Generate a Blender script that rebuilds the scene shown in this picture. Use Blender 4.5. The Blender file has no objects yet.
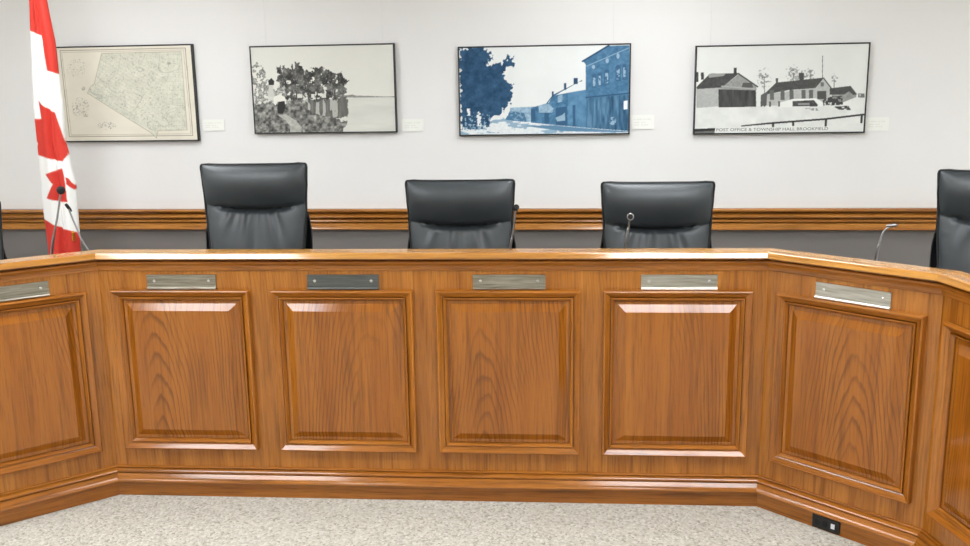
import bpy, bmesh, math, random
import numpy as np
from mathutils import Vector, Matrix

SC = bpy.context.scene
COL = SC.collection
PI = math.pi
rng = random.Random(7)


def s2l(c):
    c = np.asarray(c, float) / 255.0
    return np.where(c <= 0.04045, c / 12.92, ((c + 0.055) / 1.055) ** 2.4)


def rgba(c):
    v = s2l(c)
    return (float(v[0]), float(v[1]), float(v[2]), 1.0)


# ------------------------------------------------------------------ materials
def new_mat(name):
    m = bpy.data.materials.new(name)
    m.use_nodes = True
    nt = m.node_tree
    return m, nt, nt.nodes['Principled BSDF']


def setp(b, **k):
    for n, v in k.items():
        b.inputs[n.replace('_', ' ')].default_value = v


def plain(name, col, rough=0.5, metal=0.0, spec=0.5):
    m, nt, b = new_mat(name)
    setp(b, Base_Color=rgba(col), Roughness=rough, Metallic=metal)
    b.inputs['Specular IOR Level'].default_value = spec
    return m


def math_node(nt, op, a, b=None, c=None):
    n = nt.nodes.new('ShaderNodeMath')
    n.operation = op
    for i, v in enumerate((a, b, c)):
        if v is None:
            continue
        if isinstance(v, (int, float)):
            n.inputs[i].default_value = v
        else:
            nt.links.new(v, n.inputs[i])
    return n.outputs[0]


def noise_node(nt, vec, scale, detail=3, rough=0.5):
    n = nt.nodes.new('ShaderNodeTexNoise')
    n.inputs['Scale'].default_value = scale
    n.inputs['Detail'].default_value = detail
    n.inputs['Roughness'].default_value = rough
    nt.links.new(vec, n.inputs['Vector'])
    return n.outputs['Fac']


def comb(nt, x, y, z):
    n = nt.nodes.new('ShaderNodeCombineXYZ')
    for i, v in enumerate((x, y, z)):
        if isinstance(v, (int, float)):
            n.inputs[i].default_value = v
        else:
            nt.links.new(v, n.inputs[i])
    return n.outputs[0]


def ramp(nt, fac, stops):
    n = nt.nodes.new('ShaderNodeValToRGB')
    cr = n.color_ramp
    while len(cr.elements) < len(stops):
        cr.elements.new(0.5)
    for e, (p, c) in zip(cr.elements, stops):
        e.position = p
        e.color = rgba(c) if len(c) == 3 else c
    nt.links.new(fac, n.inputs[0])
    return n.outputs[0]


def mixc(nt, fac, a, b, mode='MIX'):
    n = nt.nodes.new('ShaderNodeMix')
    n.data_type = 'RGBA'
    n.blend_type = mode
    for i, v in zip((0, 6, 7), (fac, a, b)):
        if isinstance(v, (int, float)):
            n.inputs[i].default_value = v
        elif isinstance(v, tuple):
            n.inputs[i].default_value = v
        else:
            nt.links.new(v, n.inputs[i])
    return n.outputs[2]


def oak(name, light=(188, 124, 58), mid=(166, 103, 43), dark=(112, 62, 22), figure=0.0, contrast=1.0,
        rough=0.27, seed=0.0, spec=0.5):
    """Stained, varnished plain-sawn oak. UV in metres: u across the grain, v along it."""
    m, nt, b = new_mat(name)
    uv = nt.nodes.new('ShaderNodeUVMap')
    sep = nt.nodes.new('ShaderNodeSeparateXYZ')
    nt.links.new(uv.outputs[0], sep.inputs[0])
    oi = nt.nodes.new('ShaderNodeObjectInfo')
    rnd = math_node(nt, 'ADD', math_node(nt, 'MULTIPLY', oi.outputs['Random'], 37.0), seed)
    u, v = sep.outputs[0], sep.outputs[1]
    # slow wander of the grain
    wv = comb(nt, math_node(nt, 'MULTIPLY', u, 3.0), math_node(nt, 'MULTIPLY', v, 1.1), rnd)
    wander = math_node(nt, 'SUBTRACT', noise_node(nt, wv, 1.0, 2), 0.5)
    # growth rings of a slightly leaning log, cut by the board
    uc = math_node(nt, 'ADD', u, math_node(nt, 'MULTIPLY', wander, 0.10))
    uc = math_node(nt, 'SUBTRACT', uc, math_node(nt, 'MULTIPLY', math_node(nt, 'SINE', math_node(nt, 'MULTIPLY', rnd, 2.3)), 0.13))
    dep = math_node(nt, 'ADD', math_node(nt, 'MULTIPLY', v, 0.15), math_node(nt, 'ADD', 0.02, math_node(nt, 'MULTIPLY', math_node(nt, 'FRACT', math_node(nt, 'MULTIPLY', rnd, 1.7)), 0.05)))
    d2 = math_node(nt, 'ADD', math_node(nt, 'MULTIPLY', uc, uc), math_node(nt, 'MULTIPLY', dep, dep))
    ringd = math_node(nt, 'SQRT', d2)
    fine = comb(nt, math_node(nt, 'MULTIPLY', u, 26.0), math_node(nt, 'MULTIPLY', v, 3.0), rnd)
    ringd = math_node(nt, 'ADD', ringd, math_node(nt, 'MULTIPLY', math_node(nt, 'SUBTRACT', noise_node(nt, fine, 1.0, 3), 0.5), 0.016))
    saw = math_node(nt, 'FRACT', math_node(nt, 'MULTIPLY', ringd, 78.0))
    fig = ramp(nt, saw, [(0.0, (0, 0, 0)), (0.55, (60, 60, 60)), (0.86, (235, 235, 235)), (1.0, (0, 0, 0))])
    figm = comb(nt, math_node(nt, 'MULTIPLY', u, 5.0), math_node(nt, 'MULTIPLY', v, 1.5), math_node(nt, 'ADD', rnd, 5.0))
    figmask = ramp(nt, noise_node(nt, figm, 1.0, 1), [(0.44, (0, 0, 0)), (0.62, (255, 255, 255))])
    figf = math_node(nt, 'MULTIPLY', math_node(nt, 'MULTIPLY', fig, figmask), figure)
    # broad tone bands and pore streaks
    band = comb(nt, math_node(nt, 'MULTIPLY', u, 14.0), math_node(nt, 'MULTIPLY', v, 0.9), math_node(nt, 'ADD', rnd, 11.0))
    bandf = noise_node(nt, band, 1.0, 3, 0.6)
    por = comb(nt, math_node(nt, 'MULTIPLY', u, 170.0), math_node(nt, 'MULTIPLY', v, 7.0), math_node(nt, 'ADD', rnd, 3.0))
    porf = noise_node(nt, por, 1.0, 4, 0.65)
    st = comb(nt, math_node(nt, 'MULTIPLY', u, 60.0), math_node(nt, 'MULTIPLY', v, 2.2), math_node(nt, 'ADD', rnd, 8.0))
    stf = noise_node(nt, st, 1.0, 3, 0.6)
    c1 = ramp(nt, bandf, [(0.30, mid), (0.70, light)])
    c2 = mixc(nt, math_node(nt, 'MULTIPLY', ramp(nt, porf, [(0.50, (0, 0, 0)), (0.72, (255, 255, 255))]), 0.50 * contrast), c1, rgba(dark))
    c3 = mixc(nt, math_node(nt, 'MULTIPLY', ramp(nt, stf, [(0.50, (0, 0, 0)), (0.70, (255, 255, 255))]), 0.48 * contrast), c2, rgba(dark))
    c4 = mixc(nt, figf, c3, rgba(dark))
    nt.links.new(c4, b.inputs['Base Color'])
    b.inputs['Roughness'].default_value = rough
    b.inputs['Specular IOR Level'].default_value = spec
    bump = nt.nodes.new('ShaderNodeBump')
    bump.inputs['Strength'].default_value = 0.06
    bump.inputs['Distance'].default_value = 0.002
    nt.links.new(porf, bump.inputs['Height'])
    nt.links.new(bump.outputs[0], b.inputs['Normal'])
    return m


M = {}
M['face'] = oak('oak_face', (182, 116, 42), (152, 90, 26), (98, 54, 12), 0.40, 1.15, 0.17, 1.0)
M['panel'] = oak('oak_panel', (166, 101, 30), (144, 81, 17), (84, 43, 7), 0.80, 0.95, 0.11, 4.0, 0.52)
M['mould'] = oak('oak_moulding', (176, 110, 40), (146, 84, 24), (82, 44, 9), 0.0, 1.2, 0.14, 9.0)
M['cap'] = oak('oak_cap', (192, 138, 64), (168, 110, 42), (116, 70, 20), 0.0, 0.9, 0.12, 13.0, 1.0)
M['rail'] = oak('oak_rail', (186, 126, 58), (154, 94, 36), (86, 48, 14), 0.0, 1.1, 0.2, 17.0)
M['top'] = plain('laminate_worktop', (74, 70, 66), 0.4)


def brushed(name, a, b_, rough, metal=1.0):
    m, nt, bs = new_mat(name)
    tc = nt.nodes.new('ShaderNodeTexCoord')
    oi = nt.nodes.new('ShaderNodeObjectInfo')
    sp = nt.nodes.new('ShaderNodeSeparateXYZ')
    nt.links.new(tc.outputs['Object'], sp.inputs[0])
    v = comb(nt, math_node(nt, 'MULTIPLY', sp.outputs[0], 9.0), math_node(nt, 'MULTIPLY', oi.outputs['Random'], 30.0), math_node(nt, 'MULTIPLY', sp.outputs[2], 160.0))
    nt.links.new(ramp(nt, noise_node(nt, v, 1.0, 3), [(0.32, a), (0.68, b_)]), bs.inputs['Base Color'])
    bs.inputs['Roughness'].default_value = rough
    bs.inputs['Metallic'].default_value = metal
    return m


M['steel'] = brushed('brushed_steel', (132, 126, 112), (180, 175, 164), 0.30)
M['steel_bright_refl'] = brushed('steel_painted_bright_reflection', (164, 160, 150), (204, 202, 196), 0.28)  # paler copy of the plate metal: a bright reflection put into the colour
M['steel_dark_refl'] = brushed('steel_painted_dark_reflection', (84, 86, 84), (104, 106, 103), 0.40, 0.6)  # darker copy of the plate metal; dark surroundings it mirrors are painted in
M['lip'] = plain('plate_lip', (225, 222, 214), 0.35, 0.6)
M['screw'] = plain('screw_metal', (205, 204, 200), 0.35, 0.8)
M['chrome'] = plain('gooseneck_metal', (150, 150, 150), 0.28, 0.9)
M['black_plastic'] = plain('black_plastic', (22, 22, 22), 0.35)
M['foam'] = plain('mic_foam', (26, 24, 26), 0.85)
M['frame'] = plain('black_frame', (30, 30, 31), 0.45)
M['white_plastic'] = plain('white_plastic', (225, 228, 235), 0.4)
M['gold'] = plain('gold_metal', (205, 150, 50), 0.35, 0.9)
M['pole'] = plain('dark_pole_wood', (92, 56, 28), 0.35)
M['light_frame'] = plain('white_enamel', (235, 235, 232), 0.45)
M['wire'] = plain('hanging_wire', (222, 221, 217), 0.5)
M['ink'] = plain('caption_ink', (92, 92, 90), 0.8)


def wall_mat(name, col, amp=0.02, scale=260):
    m, nt, b = new_mat(name)
    tc = nt.nodes.new('ShaderNodeTexCoord')
    f = noise_node(nt, tc.outputs['Object'], 1.3, 3)
    c = np.array(col, float)
    cc = ramp(nt, f, [(0.3, tuple(c * (1 - amp))), (0.7, tuple(np.minimum(255, c * (1 + amp))))])
    nt.links.new(cc, b.inputs['Base Color'])
    b.inputs['Roughness'].default_value = 0.75
    bp = nt.nodes.new('ShaderNodeBump')
    bp.inputs['Strength'].default_value = 0.05
    bp.inputs['Distance'].default_value = 0.002
    nt.links.new(noise_node(nt, tc.outputs['Object'], scale, 2), bp.inputs['Height'])
    nt.links.new(bp.outputs[0], b.inputs['Normal'])
    return m


M['wall'] = wall_mat('wall_paint_white', (233, 231, 229), 0.008)
M['wall_low'] = wall_mat('wall_paint_grey', (116, 111, 108), 0.02)
M['wall_front'] = wall_mat('wall_paint_beige', (196, 190, 180), 0.02)
M['ceiling'] = wall_mat('ceiling_tile', (232, 231, 226), 0.01, 120)


def carpet_mat():
    m, nt, b = new_mat('berber_carpet')
    tc = nt.nodes.new('ShaderNodeTexCoord')
    mp = nt.nodes.new('ShaderNodeMapping')
    mp.inputs['Rotation'].default_value = (0, 0, 0.75)
    nt.links.new(tc.outputs['Object'], mp.inputs[0])
    vo = nt.nodes.new('ShaderNodeTexVoronoi')
    vo.inputs['Scale'].default_value = 105
    vo.inputs['Randomness'].default_value = 0.75
    nt.links.new(mp.outputs[0], vo.inputs['Vector'])
    sx = nt.nodes.new('ShaderNodeSeparateColor')
    nt.links.new(vo.outputs['Color'], sx.inputs[0])
    c = ramp(nt, sx.outputs[0], [(0.0, (160, 154, 140)), (0.20, (190, 186, 174)), (0.55, (199, 195, 184)), (0.9, (215, 212, 202)), (1.0, (172, 168, 158))])
    n1 = noise_node(nt, tc.outputs['Object'], 60, 3, 0.7)
    c = mixc(nt, math_node(nt, 'MULTIPLY', ramp(nt, n1, [(0.42, (0, 0, 0)), (0.68, (255, 255, 255))]), 0.35), c, rgba((160, 153, 138)))
    nt.links.new(c, b.inputs['Base Color'])
    b.inputs['Roughness'].default_value = 0.95
    b.inputs['Specular IOR Level'].default_value = 0.1
    bp = nt.nodes.new('ShaderNodeBump')
    bp.inputs['Strength'].default_value = 0.7
    bp.inputs['Distance'].default_value = 0.006
    bp.invert = True
    nt.links.new(vo.outputs['Distance'], bp.inputs['Height'])
    nt.links.new(bp.outputs[0], b.inputs['Normal'])
    return m


M['carpet'] = carpet_mat()


def leather_mat():
    m, nt, b = new_mat('black_leather')
    tc = nt.nodes.new('ShaderNodeTexCoord')
    f = noise_node(nt, tc.outputs['Object'], 9, 3)
    c = ramp(nt, f, [(0.3, (46, 51, 54)), (0.7, (54, 59, 62))])
    nt.links.new(c, b.inputs['Base Color'])
    b.inputs['Roughness'].default_value = 0.42
    b.inputs['Specular IOR Level'].default_value = 0.7
    vo = nt.nodes.new('ShaderNodeTexVoronoi')
    vo.inputs['Scale'].default_value = 330
    nt.links.new(tc.outputs['Object'], vo.inputs['Vector'])
    bp = nt.nodes.new('ShaderNodeBump')
    bp.inputs['Strength'].default_value = 0.12
    bp.inputs['Distance'].default_value = 0.002
    nt.links.new(vo.outputs['Distance'], bp.inputs['Height'])
    nt.links.new(bp.outputs[0], b.inputs['Normal'])
    return m


M['leather'] = leather_mat()
M['piping'] = plain('black_piping', (22, 24, 25), 0.45)


def painted_mat(name, rough=0.6, attr='Col', sheen=0.0):
    m, nt, b = new_mat(name)
    a = nt.nodes.new('ShaderNodeAttribute')
    a.attribute_name = attr
    nt.links.new(a.outputs['Color'], b.inputs['Base Color'])
    b.inputs['Roughness'].default_value = rough
    b.inputs['Specular IOR Level'].default_value = 0.3
    return m


M['print'] = painted_mat('printed_paper', 0.55)
M['cloth'] = painted_mat('flag_nylon', 0.65)

m, nt, b = new_mat('light_diffuser')
setp(b, Base_Color=(1, 1, 1, 1), Emission_Color=(0.945, 0.99, 1.035, 1), Emission_Strength=14.5)
M['diffuser'] = m


# ------------------------------------------------------------------ mesh building
class MB:
    def __init__(self):
        self.v, self.f, self.uv = [], [], []

    def poly(self, pts, uvs=None):
        i = len(self.v)
        self.v += [tuple(p) for p in pts]
        self.f.append(tuple(range(i, i + len(pts))))
        self.uv.append(uvs if uvs else [(0, 0)] * len(pts))

    def grid(self, P, UV=None, closed_u=False):
        """P: rows of points; shared vertices."""
        r, c = len(P), len(P[0])
        i0 = len(self.v)
        for row in P:
            self.v += [tuple(p) for p in row]
        for a in range(r - 1):
            for q in range(c if closed_u else c - 1):
                q2 = (q + 1) % c
                self.f.append((i0 + a * c + q, i0 + a * c + q2, i0 + (a + 1) * c + q2, i0 + (a + 1) * c + q))
                if UV:
                    self.uv.append([UV[a][q], UV[a][q2], UV[a + 1][q2], UV[a + 1][q]])
                else:
                    self.uv.append([(0, 0)] * 4)

    def sweep(self, prof, x0, x1, t0=0.0, t1=0.0):
        """closed profile of (y,z), run along x; ends mitred: x0 - y*t0, x1 + y*t1"""
        n = len(prof)
        i0 = len(self.v)
        s = [0.0]
        for a, q in zip(prof, prof[1:] + prof[:1]):
            s.append(s[-1] + math.hypot(q[0] - a[0], q[1] - a[1]))
        for (y, z) in prof:
            self.v.append((x0 - y * t0, y, z))
        for (y, z) in prof:
            self.v.append((x1 + y * t1, y, z))
        for k in range(n):
            k2 = (k + 1) % n
            self.f.append((i0 + k, i0 + k2, i0 + n + k2, i0 + n + k))
            self.uv.append([(s[k], self.v[i0 + k][0]), (s[k + 1], self.v[i0 + k2][0]),
                            (s[k + 1], self.v[i0 + n + k2][0]), (s[k], self.v[i0 + n + k][0])])
        self.f.append(tuple(i0 + k for k in range(n)))
        self.uv.append([(y, z) for y, z in prof])
        self.f.append(tuple(i0 + n + k for k in range(n))[::-1])
        self.uv.append([(y, z) for y, z in prof][::-1])

    def box(self, a, b_, grain=2):
        (x0, y0, z0), (x1, y1, z1) = a, b_
        P = [(x, y, z) for z in (z0, z1) for y in (y0, y1) for x in (x0, x1)]
        for q in ((0, 2, 3, 1), (4, 5, 7, 6), (0, 1, 5, 4), (2, 6, 7, 3), (0, 4, 6, 2), (1, 3, 7, 5)):
            pts = [P[k] for k in q]
            self.poly(pts, [(sum(p) - p[grain], p[grain]) for p in pts])

    def rbox(self, c, size, r, seg=4):
        """box with all edges rounded"""
        bm = bmesh.new()
        bmesh.ops.create_cube(bm, size=1.0)
        bmesh.ops.scale(bm, vec=size, verts=bm.verts)
        bmesh.ops.bevel(bm, geom=bm.edges[:], offset=r, segments=seg, profile=0.5, affect='EDGES')
        self.add_bm(bm, Vector(c))

    def add_bm(self, bm, off=Vector((0, 0, 0))):
        bm.verts.ensure_lookup_table()
        i0 = len(self.v)
        for k, vv in enumerate(bm.verts):
            vv.index = k
            self.v.append(tuple(vv.co + off))
        for ff in bm.faces:
            self.f.append(tuple(i0 + vv.index for vv in ff.verts))
            self.uv.append([(0, 0)] * len(ff.verts))
        bm.free()

    def lathe(self, prof, c=(0, 0, 0), seg=24, axis='Z', xf=None):
        rows = []
        for r, h in prof:
            row = []
            for k in range(seg):
                a = 2 * PI * k / seg
                p = (r * math.cos(a), r * math.sin(a), h)
                if axis == 'Y':
                    p = (p[0], p[2], p[1])
                elif axis == 'X':
                    p = (p[2], p[0], p[1])
                v = Vector(p)
                if xf is not None:
                    v = xf @ v
                row.append(tuple(v + Vector(c)))
            rows.append(row)
        self.grid(rows, None, True)
        n = len(self.v)
        self.f.append(tuple(range(n - seg, n)))
        self.uv.append([(0, 0)] * seg)
        f0 = n - seg * len(prof)
        self.f.append(tuple(range(f0, f0 + seg))[::-1])
        self.uv.append([(0, 0)] * seg)

    def tube(self, pts, r, seg=10):
        pts = [Vector(p) for p in pts]
        rs = r if isinstance(r, (list, tuple)) else [r] * len(pts)
        rows = []
        nrm = None
        for k, p in enumerate(pts):
            t = (pts[min(k + 1, len(pts) - 1)] - pts[max(k - 1, 0)]).normalized()
            if nrm is None:
                nrm = t.orthogonal().normalized()
            nrm = (nrm - t * nrm.dot(t)).normalized()
            bn = t.cross(nrm)
            rows.append([tuple(p + (nrm * math.cos(2 * PI * q / seg) + bn * math.sin(2 * PI * q / seg)) * rs[k]) for q in range(seg)])
        self.grid(rows, None, True)
        n = len(self.v)
        self.f.append(tuple(range(n - seg, n)))
        self.uv.append([(0, 0)] * seg)
        f0 = n - seg * len(pts)
        self.f.append(tuple(range(f0, f0 + seg))[::-1])
        self.uv.append([(0, 0)] * seg)

    def build(self, name, mat, parent=None, smooth=35, weld=True):
        me = bpy.data.meshes.new(name)
        me.from_pydata(self.v, [], self.f)
        uvl = me.uv_layers.new(name='UVMap')
        flat = [c for face in self.uv for q in face for c in q]
        if len(flat) == 2 * len(me.loops):
            uvl.data.foreach_set('uv', flat)
        me.materials.append(mat)
        bm = bmesh.new()
        bm.from_mesh(me)
        if weld:
            bmesh.ops.remove_doubles(bm, verts=bm.verts[:], dist=1e-6)
        bmesh.ops.recalc_face_normals(bm, faces=bm.faces[:])
        bm.to_mesh(me)
        bm.free()
        if smooth:
            me.polygons.foreach_set('use_smooth', [True] * len(me.polygons))
            me.set_sharp_from_angle(angle=math.radians(smooth))
        o = bpy.data.objects.new(name, me)
        COL.objects.link(o)
        if parent is not None:
            o.parent = parent
        return o


def thing(name, label, cat, loc=(0, 0, 0), rz=0.0, group=None):
    o = bpy.data.objects.new(name, None)
    o.empty_display_size = 0.1
    COL.objects.link(o)
    o.location = loc
    o.rotation_euler = (0, 0, rz)
    tag(o, label, cat, group)
    return o


def tag(o, label, cat, group=None):
    o['label'] = label
    o['category'] = cat
    if group:
        o['group'] = group
    return o


def structure(o, label, cat='room'):
    o['kind'] = 'structure'
    o['label'] = label
    o['category'] = cat
    return o


# ------------------------------------------------------------------ the room
CEIL = 2.75
WALL_RZ = math.atan(-0.033)
WALL_Y = 2.2

mb = MB(); mb.box((-5.2, -6.0, -0.05), (5.2, 2.55, 0.0))
structure(mb.build('floor', M['carpet'], smooth=0), 'beige looped berber carpet floor in front of the dais', 'floor')
mb = MB(); mb.box((-5.2, -6.0, CEIL), (5.2, 2.55, CEIL + 0.05))
structure(mb.build('ceiling', M['ceiling'], smooth=0), 'white tiled ceiling over the room', 'ceiling')
mb = MB(); mb.box((-5.2, 0, 0), (5.2, 0.12, CEIL))
wall_back = structure(mb.build('wall_back', M['wall'], smooth=0), 'white painted wall behind the chairs, hung with four pictures', 'wall')
wall_back.location = (0, WALL_Y, 0); wall_back.rotation_euler = (0, 0, WALL_RZ)
mb = MB(); mb.box((-5.15, -0.006, 0.10), (5.15, 0.02, 0.83))
mb.build('lower_wall', M['wall_low'], wall_back, smooth=0)['label'] = 'dark grey painted lower part of the wall below the oak rail'
mb = MB(); mb.sweep([(0, 0), (-0.014, 0), (-0.014, 0.09), (-0.008, 0.11), (0, 0.112)], -5.15, 5.15)
bb = structure(mb.build('baseboard_back', M['rail']), 'oak baseboard along the back wall', 'baseboard')
bb.location = wall_back.location; bb.rotation_euler = wall_back.rotation_euler
# oak chair rail: beads over a broad cove
prof = [(0, 0.810), (-0.030, 0.810), (-0.044, 0.812), (-0.050, 0.815), (-0.051, 0.819), (-0.048, 0.825), (-0.040, 0.834), (-0.031, 0.845), (-0.025, 0.852),
        (-0.006, 0.854), (-0.006, 0.859), (-0.032, 0.860), (-0.036, 0.866), (-0.033, 0.872), (-0.025, 0.876), (-0.006, 0.880), (-0.006, 0.886), (-0.036, 0.888),
        (-0.042, 0.893), (-0.041, 0.899), (-0.034, 0.906), (-0.026, 0.911), (-0.006, 0.916), (-0.006, 0.922), (-0.040, 0.925), (-0.048, 0.931), (-0.048, 0.937), (-0.040, 0.943), (-0.030, 0.945), (0, 0.945)]
mb = MB(); mb.sweep(prof, -5.15, 5.15)
rail = structure(mb.build('trim_1', M['rail']), 'moulded oak chair rail running along the white wall', 'chair rail')
rail.location = wall_back.location + Vector((0, 0, -0.003)); rail.rotation_euler = wall_back.rotation_euler
for nm, a, b_, mt, lab in (('wall_left', (-5.2, -6.0, 0), (-5.08, 2.5, CEIL), 'wall', 'white painted wall at the left of the room'),
                           ('wall_right', (5.08, -6.0, 0), (5.2, 2.5, CEIL), 'wall', 'white painted wall at the right of the room'),
                           ('wall_front', (-5.2, -6.1, 0), (5.2, -6.0, CEIL), 'wall_front', 'beige wall at the public end of the room')):
    mb = MB(); mb.box(a, b_)
    structure(mb.build(nm, M[mt], smooth=0), lab, 'wall')

# ceiling lights (recessed 2x4 troffers)
LIGHTS = [(0.75, 'over the chairs', (-2.35, 0.60, 4.2)), (-1.45, 'over the front of the dais', (-4.4, -2.38, -1.74, 0.80, 1.44, 3.9)),
          (-4.4, 'over the public end', (-3.6, -1.7, 0.9, 3.4))]
for ly, where, lxs in LIGHTS:
    for i, lx in enumerate(lxs):
        side = ('first', 'second', 'third', 'fourth', 'fifth', 'sixth')[i]
        t = thing('ceiling_light', f'white ceiling light panel {where}, {side} from the left wall', 'ceiling light', (lx, ly, CEIL), 0, 'fluorescent ceiling panels')
        a, c = 0.315, 0.60
        mb = MB()
        for p, q in (((-a, -c, -0.02), (a, -c + 0.025, 0)), ((-a, c - 0.025, -0.02), (a, c, 0)),
                     ((-a, -c + 0.025, -0.02), (-a + 0.02, c - 0.025, 0)), ((a - 0.02, -c + 0.025, -0.02), (a, c - 0.025, 0))):
            mb.box(p, q)
        mb.build('light_frame', M['light_frame'], t, smooth=0)
        mb = MB(); mb.box((-a + 0.02, -c + 0.025, -0.012), (a - 0.02, c - 0.025, -0.004))
        mb.build('diffuser', M['diffuser'], t, smooth=0)

# ------------------------------------------------------------------ the dais
ZT, ZB = 0.890, 0.2133


def raised_panel(parent, x, w, seed):
    z0, z1 = ZB, ZT
    xa, xb = x, x + w
    # field with sloped bevels
    def ring(d, h):
        return [(xa + d, -h, z0 + d), (xb - d, -h, z0 + d), (xb - d, -h, z1 - d), (xa + d, -h, z1 - d)]
    rings = [ring(0.0445, -0.003), ring(0.0445, 0.0035), ring(0.057, 0.0035), ring(0.085, 0.0196), ring(0.0855, 0.0206)]
    mb = MB()
    cx, cz = (xa + xb) / 2, (z0 + z1) / 2
    for r0, r1 in zip(rings, rings[1:]):
        for k in range(4):
            k2 = (k + 1) % 4
            pts = [r0[k], r0[k2], r1[k2], r1[k]]
            mb.poly(pts, [(p[0] - cx, p[2] - z0) for p in pts])
    mb.poly(rings[-1], [(p[0] - cx, p[2] - z0) for p in rings[-1]])
    mb.poly(rings[0][::-1], [(p[0] - cx, p[2] - z0) for p in rings[0][::-1]])
    pan = mb.build('raised_panel', M['panel'], parent, smooth=10)
    # picture-frame moulding
    prof = [(0, -0.003), (0, 0.024), (0.0015, 0.028), (0.004, 0.030), (0.007, 0.0292), (0.012, 0.0245), (0.018, 0.0185), (0.024, 0.0145),
            (0.0262, 0.0132), (0.0266, 0.0030), (0.0290, 0.0030), (0.0294, 0.0175), (0.0305, 0.0190), (0.0335, 0.0180), (0.038, 0.0120), (0.0415, 0.0080), (0.0420, -0.003)]
    mb = MB()
    def pt(k, u, h):
        return [(xa + u, -h, z0 + u), (xb - u, -h, z0 + u), (xb - u, -h, z1 - u), (xa + u, -h, z1 - u)][k]
    s = 0
    n = len(prof)
    for q in range(n):
        p0, p1 = prof[q], prof[(q + 1) % n]
        ds = math.hypot(p1[0] - p0[0], p1[1] - p0[1])
        for k in range(4):
            k2 = (k + 1) % 4
            pts = [pt(k, *p0), pt(k2, *p0), pt(k2, *p1), pt(k, *p1)]
            al = 0 if k % 2 == 0 else 2
            mb.poly(pts, [(c + k * 1.7, p[al]) for c, p in zip((s, s, s + ds, s + ds), pts)])
        s += ds
    mb.build('panel_moulding', M['mould'], pan, smooth=28)
    return pan


def name_plate(parent, x0, x1, z0, z1, mat, label=None):
    lip = M['lip'] if mat == M['steel_bright_refl'] else mat
    mb = MB(); mb.box((x0, -0.004, z0), (x1, 0.001, z1))
    # folded edges of the channel that holds the name card
    mb.box((x0, -0.008, z1 - 0.004), (x1, -0.004, z1))
    pl = mb.build('name_plate_holder', mat, parent, smooth=0)
    if label:
        pl['label'] = label
    mb = MB()
    mb.sweep([(-0.004, z0), (-0.010, z0), (-0.012, z0 + 0.004), (-0.010, z0 + 0.009), (-0.008, z0 + 0.0085), (-0.004, z0 + 0.006)], x0, x1)
    mb.build('lower_lip', lip, pl)
    for xs in (x0 + 0.030, x1 - 0.030):
        mb = MB()
        mb.lathe([(0.0001, -0.0075), (0.004, -0.0070), (0.006, -0.0050), (0.006, -0.002)], (xs, 0, (z0 + z1) / 2 + 0.004), 14, 'Y')
        mb.build('screw', M['screw'], pl)
    return pl


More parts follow.
